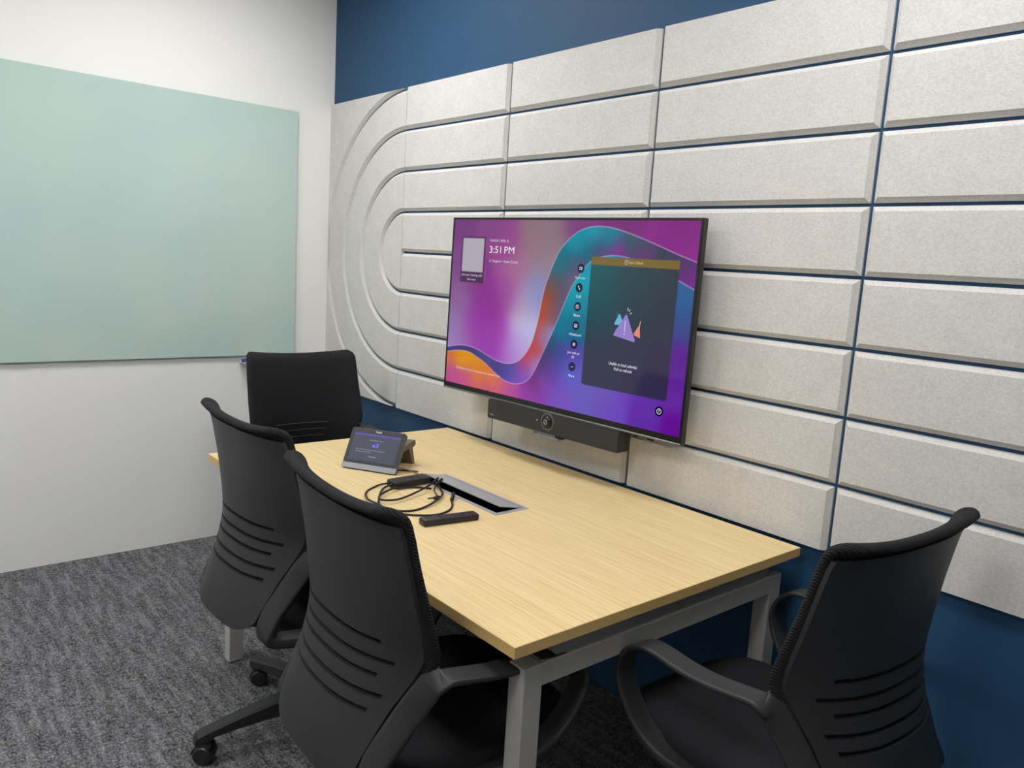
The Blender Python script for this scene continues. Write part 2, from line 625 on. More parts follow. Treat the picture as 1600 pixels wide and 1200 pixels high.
for (x, y) in ((2.705, -0.987), (2.705, -0.14), (1.203, -0.987), (1.203, -0.14)):
    tpart(MB().box((x, y, 0.004), (x + LX, y + LY, LEGZ), bev=0.002), 'leg', M['grey_metal'])
    tpart(MB().box((x + .006, y + .006, 0), (x + LX - .006, y + LY - .006, 0.004)), 'foot_pad', M['gas'])
for x in (2.705, 1.203):
    tpart(MB().box((x + .0005, -0.938, LEGZ - .048), (x + LX - .0005, -0.139, LEGZ), bev=0.002), 'end_beam', M['grey_metal'])
    # spacer strip with rounded ends between the beam and the top
    sp = MB()
    ol = []
    zz0, zz1 = LEGZ, TZ - .0245
    r = (zz1 - zz0) * 0.6
    for i in range(7):
        a = math.pi + (math.pi / 2) * i / 6
        ol.append((-0.885 + r * math.cos(a), zz0 + r + r * math.sin(a)))
    for i in range(7):
        a = 1.5 * math.pi + (math.pi / 2) * i / 6
        ol.append((-0.165 + r * math.cos(a), zz0 + r + r * math.sin(a)))
    ol += [(-0.165 + r, zz1), (-0.885 - r, zz1)]
    sp.prism(ol, lambda y, z: (x + 0.009, y, z), lambda y, z: (x + LX - 0.009, y, z))
    tpart(sp, 'spacer_strip', M['dark_grey_metal'])
for y in (-0.70, -0.28):
    tpart(MB().box((1.248, y, LEGZ - .04), (2.705, y + .03, LEGZ), bev=0.002), 'side_rail', M['grey_metal'])

# cable flap set into the top
fl = empty('cable_flap', ((FX0 + FX1) / 2, (FY0 + FY1) / 2, TZ))
tag(fl, 'aluminium cable flap in the tabletop with its lid slightly open', 'cable flap')
FO = Vector(fl.location)


def fpart(b, name, m, parent=None):
    b.v = [(p[0] - FO[0], p[1] - FO[1], p[2] - FO[2]) for p in b.v]
    return b.build(name, m, parent or fl)


fr = MB()
i = 0.014
for (x0, y0, x1, y1) in ((FX0, FY0, FX1, FY0 + i), (FX0, FY1 - i * .8, FX1, FY1), (FX0, FY0 + i, FX0 + i, FY1 - i * .8), (FX1 - i, FY0 + i, FX1, FY1 - i * .8)):
    fr.box((x0, y0, TZ - .004), (x1, y1, TZ + .0016))
fpart(fr, 'frame', M['alu'])
well = MB()
zb_ = TZ - 0.075
well.box((FX0 + .004, FY0 + .004, zb_), (FX1 - .004, FY1 - .004, zb_ + .003))
well.box((FX0 + .004, FY0 + .004, zb_), (FX0 + .007, FY1 - .004, TZ - .004))
well.box((FX1 - .007, FY0 + .004, zb_), (FX1 - .004, FY1 - .004, TZ - .004))
well.box((FX0 + .004, FY0 + .004, zb_), (FX1 - .004, FY0 + .007, TZ - .004))
well.box((FX0 + .004, FY1 - .007, zb_), (FX1 - .004, FY1 - .004, TZ - .004))
fpart(well, 'socket_well', M['pit'])
lid = MB()
hy, ang = FY1 - 0.016, math.radians(12)
cl, sl = math.cos(ang), math.sin(ang)
LW = 0.082
lid.prism([(0, -.0015), (LW, -.0015), (LW, 0.0015), (0, 0.0015)],
          lambda d, n: (FX0 + .016, hy - d * cl + n * sl, TZ + .001 + d * sl + n * cl),
          lambda d, n: (FX1 - .016, hy - d * cl + n * sl, TZ + .001 + d * sl + n * cl))
lo = fpart(lid, 'lid', M['alu'])
st = MB().box((FX0 + .016, hy + .0005, TZ - .001), (FX1 - .016, hy + .0035, TZ + .0018))
fpart(st, 'hinge_strip', M['alu_dark'])


# ------------------------------------------------------------------ wall screen
SA = [(-0.531,0.299,118,62,122),(-0.306,0.3,130,70,130),(-0.112,0.28,140,110,120),(-0.035,0.302,138,112,125),(0.077,0.306,125,65,125),(0.266,0.307,120,50,120),(0.496,0.293,125,45,125),(0.531,0.236,140,50,140),(0.428,0.257,135,50,135),(-0.517,0.151,125,75,135),(-0.427,0.117,130,60,130),(-0.244,0.235,150,75,140),(-0.106,0.218,150,115,130),(-0.029,0.24,140,120,130),(-0.179,0.13,165,110,145),(-0.058,0.15,150,130,145),(-0.225,0.054,150,70,150),(-0.333,0.009,140,55,145),(-0.493,0.035,140,95,150),(-0.519,-0.086,140,115,165),(-0.384,-0.072,150,60,160),(-0.265,-0.098,155,65,165),(-0.147,0.024,185,150,180),(-0.097,0.042,150,150,195),(-0.08,0.079,125,135,195),(-0.117,-0.053,190,195,225),(-0.153,-0.115,190,160,215),(-0.193,-0.149,165,100,190),(-0.131,-0.127,175,165,215),(-0.318,-0.142,150,70,170),(-0.44,-0.125,150,90,170),(-0.513,-0.149,165,130,190)]
SR = [(-0.523,-0.175,75,60,115),(-0.423,-0.163,75,65,115),(-0.337,-0.183,80,75,130),(-0.253,-0.21,80,65,130),(-0.197,-0.217,75,75,150),(-0.154,-0.204,85,80,150),(-0.161,-0.242,130,80,190),(-0.11,-0.22,140,90,200),(-0.124,-0.185,175,70,120),(-0.096,-0.152,190,75,80),(-0.07,-0.113,185,75,75),(-0.047,-0.046,180,80,65),(-0.033,0.012,180,80,55),(-0.019,0.069,150,75,55),(-0.013,0.104,110,85,95),(-0.063,-0.176,150,130,210),(-0.014,-0.071,140,150,215),(-0.022,-0.086,150,100,150),(0.007,0.001,110,90,120),(0.031,0.052,100,90,115),(0.024,0.113,75,90,105),(0.036,0.175,40,110,130),(-0.0,0.159,60,110,130),(0.085,0.236,0,140,165),(0.152,0.271,0,150,175),(0.205,0.259,25,125,145),(0.14,0.225,40,105,125),(0.091,0.177,90,85,115),(0.062,0.108,115,90,120),(0.229,0.272,30,130,145),(0.297,0.248,55,95,105),(0.356,0.225,65,80,95),(0.193,0.22,100,60,110),(0.26,0.222,140,40,140),(0.358,0.203,120,50,125),(0.434,0.203,65,70,90),(0.51,0.177,70,65,95),(0.499,0.153,120,50,140),(0.542,0.144,125,45,145)]
SB = [(0.101,0.097,0,160,180),(0.131,0.146,0,150,175),(0.07,0.041,20,140,165),(0.041,-0.037,40,120,150),(0.009,-0.103,60,80,115),(-0.023,-0.171,85,60,110),(-0.067,-0.235,110,50,110),(0.078,-0.033,30,110,140),(0.125,0.045,0,130,150),(0.123,-0.022,25,110,135),(0.097,-0.113,90,75,160),(0.051,-0.133,75,75,150),(0.019,-0.193,100,70,160),(0.094,-0.176,90,95,195),(-0.016,-0.234,130,75,175),(-0.083,-0.274,150,70,170),(-0.19,-0.284,175,80,150),(-0.303,-0.286,185,85,130),(-0.425,-0.274,190,85,130),(-0.514,-0.271,180,80,140),(-0.534,-0.2,200,110,80),(-0.47,-0.192,215,145,30),(-0.37,-0.211,215,140,20),(-0.295,-0.247,220,130,40),(-0.366,-0.249,210,110,80),(-0.433,-0.188,215,150,20),(-0.237,-0.261,205,100,110),(0.155,-0.221,105,95,185),(0.246,-0.24,110,90,180),(0.064,-0.25,120,85,185),(0.292,-0.266,110,75,185),(0.415,-0.275,105,60,165),(0.531,-0.29,105,45,150),(0.412,-0.244,105,65,170),(0.518,-0.182,105,60,160),(0.519,-0.133,100,50,150),(0.526,-0.071,95,45,145),(0.523,0.012,65,80,140),(0.514,0.089,50,95,145),(0.516,0.124,60,100,150)]
SC = [(0.174,0.154,45,90,95),(0.476,0.164,62,66,72),(0.325,0.156,50,75,80),(0.175,0.069,35,80,85),(0.483,0.044,60,62,70),(0.32,0.061,52,66,74),(0.166,-0.084,58,62,76),(0.483,-0.077,62,62,78),(0.314,-0.099,60,62,76),(0.169,-0.185,60,63,78),(0.482,-0.188,62,60,80),(0.325,-0.194,60,60,78)]
UP = [(-0.56, -0.171), (-0.547, -0.1696), (-0.4865, -0.1568), (-0.4368, -0.1525), (-0.3753, -0.1584), (-0.3145, -0.174), (-0.2556, -0.1877), (-0.1996, -0.1892), (-0.1521, -0.1754), (-0.1179, -0.1474), (-0.0908, -0.1079), (-0.0751, -0.063), (-0.0646, -0.0193), (-0.0585, 0.0167), (-0.0523, 0.0523), (-0.0421, 0.095), (-0.027, 0.1375), (-0.0074, 0.1796), (0.0127, 0.2144), (0.0465, 0.2489), (0.0892, 0.2775), (0.1324, 0.2911), (0.1841, 0.2948), (0.2354, 0.2896), (0.2942, 0.2759), (0.3515, 0.2597), (0.4149, 0.24), (0.4761, 0.2198), (0.56, 0.195)]
LO = [(-0.56, -0.19), (-0.5478, -0.1876), (-0.4845, -0.1765), (-0.4223, -0.1744), (-0.3723, -0.1876), (-0.3231, -0.2044), (-0.2742, -0.2283), (-0.2268, -0.248), (-0.1815, -0.2562), (-0.1384, -0.2533), (-0.0979, -0.236), (-0.0699, -0.2063), (-0.0443, -0.1595), (-0.0196, -0.1101), (0.0047, -0.0616), (0.0282, -0.0105), (0.0472, 0.0324), (0.066, 0.0748), (0.0853, 0.1098), (0.1133, 0.1447), (0.1411, 0.1758), (0.1698, 0.1946), (0.2201, 0.2048), (0.2617, 0.2063), (0.3112, 0.1999), (0.36, 0.1883), (0.408, 0.1721), (0.4547, 0.1564), (0.5001, 0.1411), (0.56, 0.117)]


def blend(samples, X, Y, sig):
    """smooth picture through scattered colour samples"""
    num = np.zeros(X.shape + (3,))
    den = np.zeros(X.shape)
    for x, y, r, g, b in samples:
        d2 = (X - x) ** 2 + (Y - y) ** 2
        wgt = np.exp(-d2 / (2 * sig * sig)) + 1e-4 / (1 + d2 * 400)
        num += wgt[..., None] * np.array([r, g, b], float)
        den += wgt
    return num / den[..., None]


def dens(P):
    q = spline([(a, b, 0) for a, b in P], 10)
    q.sort(key=lambda p: p.x)
    return np.array([(p.x, p.y) for p in q])


tv = empty('wall_display')
tag(tv, 'large black flat display on the wall showing a purple and teal ribbon wallpaper', 'display')
yaw, tilt, roll = 0.0467, -0.0155, -0.0021
ux = Vector((math.cos(yaw), math.sin(yaw), 0))
uz = Vector((math.sin(tilt) * math.sin(yaw), -math.sin(tilt) * math.cos(yaw), math.cos(tilt)))
uz = (uz - ux * uz.dot(ux)).normalized()
uy = uz.cross(ux)
mt = Matrix((ux, uy, uz)).transposed().to_4x4()
mt.translation = Vector((1.8451, -0.131, 1.2638))
tv.matrix_world = mt
A0, A1, B0, B1 = -0.5585, 0.5585, -0.3245, 0.3215       # outer
S0, S1, Q0, Q1 = -0.549, 0.550, -0.304, 0.3135          # lit picture
# body with a thin front rim and a deeper rear housing
b = MB()
b.rings([[(x, y, z) for x, z in ((A0 + i, B0 + i), (A1 - i, B0 + i), (A1 - i, B1 - i), (A0 + i, B1 - i))] for y, i in ((0.0, 0.0), (0.020, 0.0), (0.024, 0.006))])
b.build('cabinet', M['tv_edge'], tv)
b = MB()
b.rings([[(x, y, z) for x, z in ((A0 + i, B0 + i), (A1 - i, B0 + i), (A1 - i, B1 - i), (A0 + i, B1 - i))] for y, i in ((0.024, 0.05), (0.048, 0.09))])
b.build('rear_housing', M['tv_black'], tv)
b = MB()
for (x0, z0, x1, z1) in ((A0 + .0012, B0 + .001, A1 - .0012, Q0), (A0 + .0012, Q1, A1 - .0012, B1 - .001), (A0 + .0012, Q0, S0, Q1), (S1, Q0, A1 - .0012, Q1)):
    b.box((x0, -0.0014, z0), (x1, 0.0, z1))
b.build('bezel', M['tv_black'], tv)
b = MB()
b.box((A0 + .001, -0.004, B0 - .0035), (A1 - .001, 0.016, B0 + .0025), bev=0.001)
b.build('lower_lip', M['tv_lip'], tv)
b = MB()
b.box((0.385, 0.0, B0 - .011), (0.455, 0.014, B0 - .0036), bev=.001)
b.build('receiver', M['tv_black'], tv)
MB().box((0.402, -0.001, B0 - .009), (0.436, 0.0, B0 - .0055)).build('receiver_window', M['print_dim'], tv)
b = MB()
b.box((-0.16, 0.048, -0.12), (0.16, 0.078, 0.14), bev=.002)
b.build('wall_mount', M['tv_edge'], tv)
NX, NZ = 560, 316
gx = np.linspace(S0, S1, NX + 1)
gz = np.linspace(Q0, Q1, NZ + 1)
GX, GZ = np.meshgrid(gx, gz)
up, lo_ = dens(UP), dens(LO)
yu = np.interp(GX, up[:, 0], up[:, 1])
yl = np.interp(GX, lo_[:, 0], lo_[:, 1])
# distance to the two bright edges of the ribbon


def dist(P):
    d = np.full(GX.shape, 9.0)
    for (ax, ay), (bx_, by_) in zip(P[:-1:2], P[2::2]):
        dx, dy = bx_ - ax, by_ - ay
        l2 = dx * dx + dy * dy + 1e-12
        t = np.clip(((GX - ax) * dx + (GZ - ay) * dy) / l2, 0, 1)
        d = np.minimum(d, np.hypot(GX - ax - t * dx, GZ - ay - t * dy))
    return d


du, dl = dist(up), dist(lo_)
colA = blend(SA, GX, GZ, 0.045)
colR = blend(SR, GX, GZ, 0.027)
colB = blend(SB, GX, GZ, 0.030)
sm = lambda v: np.clip(v / 0.0035 + 0.5, 0, 1)[..., None]
fu = np.where(GZ > yu, du, -du)
fl_ = np.where(GZ > yl, dl, -dl)
img = colB * (1 - sm(fl_)) + sm(fl_) * (colR * (1 - sm(fu)) + colA * sm(fu))
edge1 = (np.exp(-(du / 0.0016) ** 2) * 0.62)[..., None]
edge2 = (np.exp(-(dl / 0.0016) ** 2) * 0.58)[..., None]
white = np.array([214, 196, 226.0])
img = img * (1 - edge1) + white * edge1
img = img * (1 - edge2) + white * edge2
# calendar card, warning bar and the code tile


def rrect(x0, x1, z0, z1, r):
    qx = np.abs(GX - (x0 + x1) / 2) - ((x1 - x0) / 2 - r)
    qz = np.abs(GZ - (z0 + z1) / 2) - ((z1 - z0) / 2 - r)
    d = np.hypot(np.maximum(qx, 0), np.maximum(qz, 0)) + np.minimum(np.maximum(qx, qz), 0) - r
    return np.clip(0.5 - d / 0.002, 0, 1)[..., None]


card = rrect(0.1550, 0.4925, -0.208, 0.2005, 0.010)
img = img * (1 - card) + card * (0.93 * blend(SC, GX, GZ, 0.07) + 0.07 * img)
bar = rrect(0.1555, 0.4925, 0.1755, 0.2005, 0.002)
img = img * (1 - bar) + bar * np.array([122, 103, 58.0])
til = rrect(-0.4985, -0.3640, 0.084, 0.2515, 0.003)
img = img * (1 - 0.8 * til) + 0.8 * til * np.array([72, 48, 78.0])
til = rrect(-0.4920, -0.3710, 0.1235, 0.2465, 0.001)
img = img * (1 - til) + til * np.array([176, 168, 180.0])
c = img / 255.0
linimg = np.where(c <= 0.04045, c / 12.92, ((c + 0.055) / 1.055) ** 2.4)
linimg = np.clip(linimg - HAZE, 0.0, 1.0)
b = MB()
me = bpy.data.meshes.new('screen')
nv = (NX + 1) * (NZ + 1)
co = np.stack([GX.ravel(), np.full(nv, -0.0006), GZ.ravel()], 1).astype(np.float32)
ii, jj = np.meshgrid(np.arange(NX), np.arange(NZ))
i0 = (jj * (NX + 1) + ii).ravel()
quads = np.stack([i0, i0 + 1, i0 + NX + 2, i0 + NX + 1], 1).astype(np.int32)
me.vertices.add(nv)
me.vertices.foreach_set('co', co.ravel())
me.loops.add(quads.size)
me.loops.foreach_set('vertex_index', quads.ravel())
me.polygons.add(len(quads))
me.polygons.foreach_set('loop_start', np.arange(0, quads.size, 4, dtype=np.int32))
me.update(calc_edges=True)
at_ = me.color_attributes.new('picture', 'FLOAT_COLOR', 'POINT')
rgba = np.ones((nv, 4), np.float32)
rgba[:, :3] = linimg.reshape(-1, 3)
at_.data.foreach_set('color', rgba.ravel())
sm_ = emitter('lit_screen', (0, 0, 0), SCREEN_GAIN)
nt = sm_.node_tree
an = nt.nodes.new('ShaderNodeAttribute')
an.attribute_name = 'picture'
nt.links.new(an.outputs['Color'], nt.nodes['Principled BSDF'].inputs['Emission Color'])
me.materials.append(sm_)
scr = bpy.data.objects.new('screen', me)
C.objects.link(scr)
scr.parent = tv


def fit_text(s, x0, x1, z, size, m, parent, y=-0.0011, align='LEFT', name='screen_text', base=None):
    """lettering squeezed between x0 and x1 on a plane facing -y"""
    mt_ = (base or Matrix.Identity(4)) @ Matrix.Translation((0, y, z)) @ Matrix.Rotation(math.pi / 2, 4, 'X')
    ob = text(name, s, size, m, parent, Matrix.Identity(4), 'LEFT')
    vs = ob.data.vertices
    lo = min(v.co.x for v in vs)
    hi = max(v.co.x for v in vs)
    k = (x1 - x0) / (hi - lo)
    ob.data.transform(Matrix.Translation((x0 - lo * k, 0, 0)) @ Matrix.Diagonal((k, 1, 1, 1)))
    ob.data.transform(mt_)
    return ob


PW = pic('screen_white', (240, 232, 242))
PW2 = pic('screen_soft_white', (214, 206, 222))
PD = pic('screen_icon_disc', (46, 46, 72))
fit_text('MONDAY, APRIL 20', -0.3390, -0.2390, 0.2398, 0.0125, PW2, scr)
fit_text('3:51', -0.3390, -0.2770, 0.2070, 0.0350, PW, scr)
fit_text('PM', -0.2590, -0.2075, 0.2070, 0.0350, PW, scr)
fit_text('Singapore - Anson (Teams)', -0.3190, -0.1850, 0.1680, 0.0135, PW2, scr)
fit_text('Join your meeting with', -0.4900, -0.3720, 0.1115, 0.0128, PW2, scr)
fit_text('this room', -0.4560, -0.4080, 0.0955, 0.0128, PW2, scr)
fit_text('Add this room to a meeting with your personal device', -0.4720, -0.2360, -0.2415, 0.0120, PW2, scr)
fit_text('Sync failed.', 0.3080, 0.3610, 0.1880, 0.0125, pic('screen_pale_gold', (206, 190, 160)), scr)
fit_text('Unable to load calendar', 0.2630, 0.3760, -0.1250, 0.0138, PW, scr)
fit_text('Pull to refresh', 0.2860, 0.3560, -0.1405, 0.0138, PW, scr)
for s, x, z, hw in (('Meet now', .1130, .1310, .0220), ('Call', .1126, .0710, .0100), ('Share', .1113, .0100, .0140), ('Whiteboard', .1110, -.0530, .0265), ('Join with an', .1100, -.1125, .0270), ('ID', .1100, -.1270, .0050), ('More', .1096, -.1885, .0130)):
    fit_text(s, x - hw, x + hw, z, 0.0120, PW2 if s == 'Meet now' else PW, scr)


def flat(pts, y=-0.0010):
    return [(x, y, z) for x, z in pts]


def disc_pts(x, z, r, n=28):
    return [(x + r * math.cos(2 * math.pi * i / n), z + r * math.sin(2 * math.pi * i / n)) for i in range(n)]


def poly(name, pts, m, y=-0.0010):
    b = MB()
    b.add(flat(pts, y), [tuple(range(len(pts)))])
    return b.build(name, m, scr)


def ringb(b, x, z, r0, r1, y, n=24):
    P = disc_pts(x, z, r0, n)
    Q = disc_pts(x, z, r1, n)
    b.add(flat(P, y) + flat(Q, y), [(i, (i + 1) % n, n + (i + 1) % n, n + i) for i in range(n)])


def rectb(b, x0, x1, z0, z1, y, ang=0.0):
    cx_, cz_ = (x0 + x1) / 2, (z0 + z1) / 2
    P = []
    for x, z in ((x0, z0), (x1, z0), (x1, z1), (x0, z1)):
        dx, dz = x - cx_, z - cz_
        P.append((cx_ + dx * math.cos(ang) - dz * math.sin(ang), cz_ + dx * math.sin(ang) + dz * math.cos(ang)))
    b.add(flat(P, y), [(0, 1, 2, 3)])


ICO = ((.1132, .1613), (.1121, .0994), (.1117, .0384), (.1113, -.0230), (.1100, -.0843), (.1090, -.1583))
yi = -0.0014
for k, (x, z) in enumerate(ICO):
    poly('icon_disc', disc_pts(x, z, 0.0150), PD)
    b = MB()
    if k == 0:       # camera outline
        for r in ((-.0060, -.0045, -.0045, .0045), (.0020, .0035, -.0045, .0045), (-.0045, .0020, .0030, .0045), (-.0045, .0020, -.0045, -.0030)):
            rectb(b, x + r[0], x + r[1], z + r[2], z + r[3], yi)
        b.add(flat([(x + .0042, z), (x + .0072, z - .0035), (x + .0072, z + .0035)], yi), [(0, 1, 2)])
    elif k == 1:     # handset
        rectb(b, x - .0012, x + .0012, z - .0062, z + .0062, yi, .45)
        rectb(b, x - .0046, x - .0002, z + .0030, z + .0062, yi, .45)
        rectb(b, x + .0004, x + .0048, z - .0062, z - .0030, yi, .45)
    elif k in (2, 3):  # framed share / whiteboard
        for r in ((-.0065, .0065, .0040, .0054), (-.0065, .0065, -.0054, -.0040), (-.0065, -.0051, -.0040, .0040), (.0051, .0065, -.0040, .0040)):
            rectb(b, x + r[0], x + r[1], z + r[2], z + r[3], yi)
        if k == 2:
            rectb(b, x - .0007, x + .0007, z - .0025, z + .0020, yi)
            b.add(flat([(x - .0025, z + .0004), (x + .0025, z + .0004), (x, z + .0030)], yi), [(0, 1, 2)])
        else:
            rectb(b, x - .0035, x + .0035, z - .0009, z + .0009, yi, .7)
            rectb(b, x - .0010, x + .0040, z - .0034, z - .0018, yi)
    elif k == 4:     # hash
        for d in (-.0022, .0022):
            rectb(b, x + d - .0008, x + d + .0008, z - .0056, z + .0056, yi, -.15)
            rectb(b, x - .0056, x + .0056, z + d - .0008, z + d + .0008, yi)
    else:
        for d in (-.0042, 0, .0042):
            rectb(b, x + d - .0011, x + d + .0011, z - .0011, z + .0011, yi)
    b.build('icon', PW, scr)
# help button, info marks, divider line
poly('icon_disc', disc_pts(0.4709, -0.2416, 0.0150), pic('screen_dark_violet', (38, 8, 70)))
b = MB()
ringb(b, 0.4709, -0.2416, .0070, .0088, yi)
b.build('icon', PW, scr)
fit_text('?', 0.4690, 0.4728, -0.2412, 0.0120, PW, scr, y=yi)
b = MB()
ringb(b, 0.2975, 0.1882, .0058, .0070, yi)
rectb(b, .2969, .2981, .1862, .1910, yi)
b.build('icon', PW2, scr)
b = MB()
ringb(b, -0.4800, -0.2400, .0042, .0054, yi)
rectb(b, -.4806, -.4794, -.2425, -.2375, yi)
b.build('icon', PW2, scr)
b = MB()
for r in ((-.3365, -.3265, .1712, .1722), (-.3365, -.3265, .1640, .1650), (-.3365, -.3355, .1640, .1722), (-.3275, -.3265, .1640, .1722)):
    rectb(b, *r, yi)
b.build('icon', PW2, scr)
b = MB()
rectb(b, -.3540, -.3531, .0860, .2478, yi)
b.build('divider_line', pic('screen_line', (158, 110, 150)), scr)


def rounded_poly(P, r, n=5):
    out = []
    m = len(P)
    for i in range(m):
        p = Vector(P[i]); a = (Vector(P[i - 1]) - p).normalized(); b_ = (Vector(P[(i + 1) % m]) - p).normalized()
        half = math.acos(max(-1, min(1, a.dot(b_)))) / 2
        d = r / math.tan(half)
        p0, p1 = p + a * d, p + b_ * d
        for k in range(n + 1):
            t = k / n
            q = p0 * (1 - t) ** 2 + p * 2 * t * (1 - t) + p1 * t * t
            out.append((q.x, q.y))
    return out


# warning illustration: lilac, blue and coral triangles
poly('warning_triangle', rounded_poly([(.2890, .0340), (.2690, -.0040), (.3080, -.0020)], .004), pic('screen_sky_blue', (112, 178, 214)), -0.0012)
poly('warning_triangle', rounded_poly([(.3690, .0060), (.3480, -.0270), (.3760, -.0360)], .004), pic('screen_coral', (226, 140, 118)), -0.0012)
poly('warning_triangle', rounded_poly([(.3165, .0350), (.2690, -.0370), (.3600, -.0500)], .005), pic('screen_lilac', (148, 128, 200)), -0.0016)
b = MB()
rectb(b, .2790, .2820, .0180, .0370, -.0014, .12)
b.build('triangle_mark', pic('screen_deep_blue', (40, 130, 160)), scr)
b = MB()
rectb(b, .3690, .3716, -.0060, .0160, -.0014, -.12)
b.build('triangle_mark', pic('screen_peach', (236, 170, 130)), scr)
b = MB()
rectb(b, .3135, .3160, -.0220, .0130, -.0019)
ringb(b, .3142, -.0290, 0.0001, .0022, -.0019, 12)
b.build('triangle_mark', pic('screen_pale_lilac', (228, 206, 240)), scr)
for x, z, a in ((.3200, .0480, .1), (.3270, .0440, -.6), (.3325, .0360, -1.0)):
    b = MB()
    rectb(b, x - .0010, x + .0010, z - .0042, z + .0042, -.0019, a)
    b.build('spark_mark', PW, scr)

# ------------------------------------------------------------------ video bar under the display
vb = empty('video_bar', (1.882, -0.152, 0.868), 0.0467)
tag(vb, 'charcoal video bar with a round camera lens, fixed below the wall display', 'video bar')
BW, BH, BD = 0.308, 0.0690, 0.050
b = MB()
ol = rounded_poly([(-BW, 0), (BW, 0), (BW, BH), (-BW, BH)], .006, 4)
b.rings([[(x * s_, y, BH / 2 + (z - BH / 2) * s_) for x, z in ol] for y, s_ in ((0.0, .996), (0.002, 1.0), (BD, 1.0))])
b.build('body', M['bar_dark'], vb, smooth=35)
b = MB()
ol2 = rounded_poly([(-BW + .003, .003), (BW - .003, .003), (BW - .003, BH - .003), (-BW + .003, BH - .003)], .004, 4)
b.prism(ol2, lambda x, z: (x, -0.0016, z), lambda x, z: (x, 0.001, z))
b.build('front_grille', M['bar'], vb)
LXc, LZc = 0.0, 0.0415
b = MB()
b.lathe((LXc, 0.0, LZc), (LXc, -0.0035, LZc), [(0, .0295), (.8, .0295), (1, .0275), (1, .0262), (.7, .0258), (.7, .019)], 36)
b.build('lens_surround', M['lens_ring'], vb, smooth=35)
b = MB()
b.lathe((LXc, 0.0, LZc), (LXc, -0.0040, LZc), [(0, .0258), (.82, .0258), (.9, .021)], 36)
b.build('lens_bezel', M['bar_dark'], vb, smooth=35)
b = MB()
b.lathe((LXc, 0.0, LZc), (LXc, -0.012, LZc), [(0, .0195), (.55, .0195), (.8, .0165), (.95, .010), (1, .003)], 32)
ln = b.build('lens', M['lens'], vb, smooth=50)
b = MB()
n_ = 28
yl_ = -0.0122
P = disc_pts(LXc, LZc, .0066, n_); Q = disc_pts(LXc, LZc, .0080, n_)
b.add(flat(P, yl_) + flat(Q, yl_), [(i, (i + 1) % n_, n_ + (i + 1) % n_, n_ + i) for i in range(n_)])
rectb(b, LXc - .0006, LXc + .0006, LZc - .007, LZc + .007, yl_, -.7)
b.build('lens_mark', M['print'], ln)
MB().cyl((-0.0500, -0.0010, 0.0390), (-0.0500, -0.0026, 0.0390), .0016, n=10).build('status_light', M['led'], vb)
b = MB()
b.box((-0.070, -0.010, -0.012), (0.058, 0.030, -0.0065), bev=.0015)
b.box((-0.048, -0.002, -0.0065), (0.040, 0.028, 0.001))
b.build('lower_bracket', M['lens_ring'], vb)
b = MB()
b.box((-0.05, BD, 0.02), (0.05, BD + .010, 0.13))
b.build('rear_bracket', M['tv_edge'], vb)
fit_text('Yealink', -0.2960, -0.2700, 0.0150, 0.0085, M['print'], vb, y=-0.0019, name='lettering')
fit_text('A20', -0.2640, -0.2530, 0.0150, 0.0070, M['print_dim'], vb, y=-0.0019, name='lettering')

# ------------------------------------------------------------------ touch console on the table
ang = math.radians(31.57)
tp = empty('touch_console', (1.607, -0.675, TZ), ang)
tag(tp, 'dark tilted touch console with a lit screen standing on the maple table', 'touch console')
tl = math.radians(32)
SW, SH, ST = 0.0985, 0.141, 0.013
up_ = Vector((0, math.sin(tl), math.cos(tl)))
nr_ = Vector((0, -math.cos(tl), math.sin(tl)))       # towards the viewer
O_ = Vector((0, 0.0, 0.004))


def con(x, s, d):
    return tuple(O_ + Vector((x, 0, 0)) + up_ * s + nr_ * d)


ol = rounded_poly([(-SW, 0), (SW, 0), (SW, SH), (-SW, SH)], .010, 6)
b = MB()
b.rings([[con(x * k, SH / 2 + (s - SH / 2) * k, d) for x, s in ol] for d, k in ((-ST, .97), (-ST + .002, 1.0), (-.001, 1.0), (0.0, .992))])
b.build('housing', M['tab_body'], tp, smooth=35)
b = MB()
b.prism(rounded_poly([(-SW + .0015, .0190), (SW - .0015, .0190), (SW - .0015, SH - .0015), (-SW + .0015, SH - .0015)], .009, 5), lambda x, s: con(x, s, -.0005), lambda x, s: con(x, s, .0008))
gl = b.build('front_glass', M['tab_glass'], tp)
b = MB()
b.prism(rounded_poly([(-SW + .0005, .0006), (SW - .0005, .0006), (SW - .0005, .0185), (-SW + .0005, .0185)], .006, 5), lambda x, s: con(x, s, -.0005), lambda x, s: con(x, s, .0014))
b.build('chin', M['tab_rim'], tp)


def crect(name, x0, x1, s0, s1, m, d=.0011):
    b = MB()
    b.add([con(x0, s0, d), con(x1, s0, d), con(x1, s1, d), con(x0, s1, d)], [(0, 1, 2, 3)])
    return b.build(name, m, gl)


crect('screen', -.0840, .0840, .0290, .1235, pic('console_screen', (78, 80, 96), 0.008, True))
crect('screen_header', -.0840, .0840, .1165, .1235, pic('console_header', (92, 84, 160), 0.008, True), .0013)
cb = Matrix.Translation(O_) @ Matrix((Vector((1, 0, 0)), up_, nr_)).transposed().to_4x4()


def ctext(s, x0, x1, v, size, m, name='screen_text', d=.0016):
    ob = text(name, s, size, m, gl, Matrix.Identity(4))
    vs = ob.data.vertices
    lo = min(q.co.x for q in vs); hi = max(q.co.x for q in vs)
    k = (x1 - x0) / (hi - lo)
    ob.data.transform(cb @ Matrix.Translation((0, v, d)) @ Matrix.Translation((x0 - lo * k, 0, 0)) @ Matrix.Diagonal((k, 1, 1, 1)))
    return ob


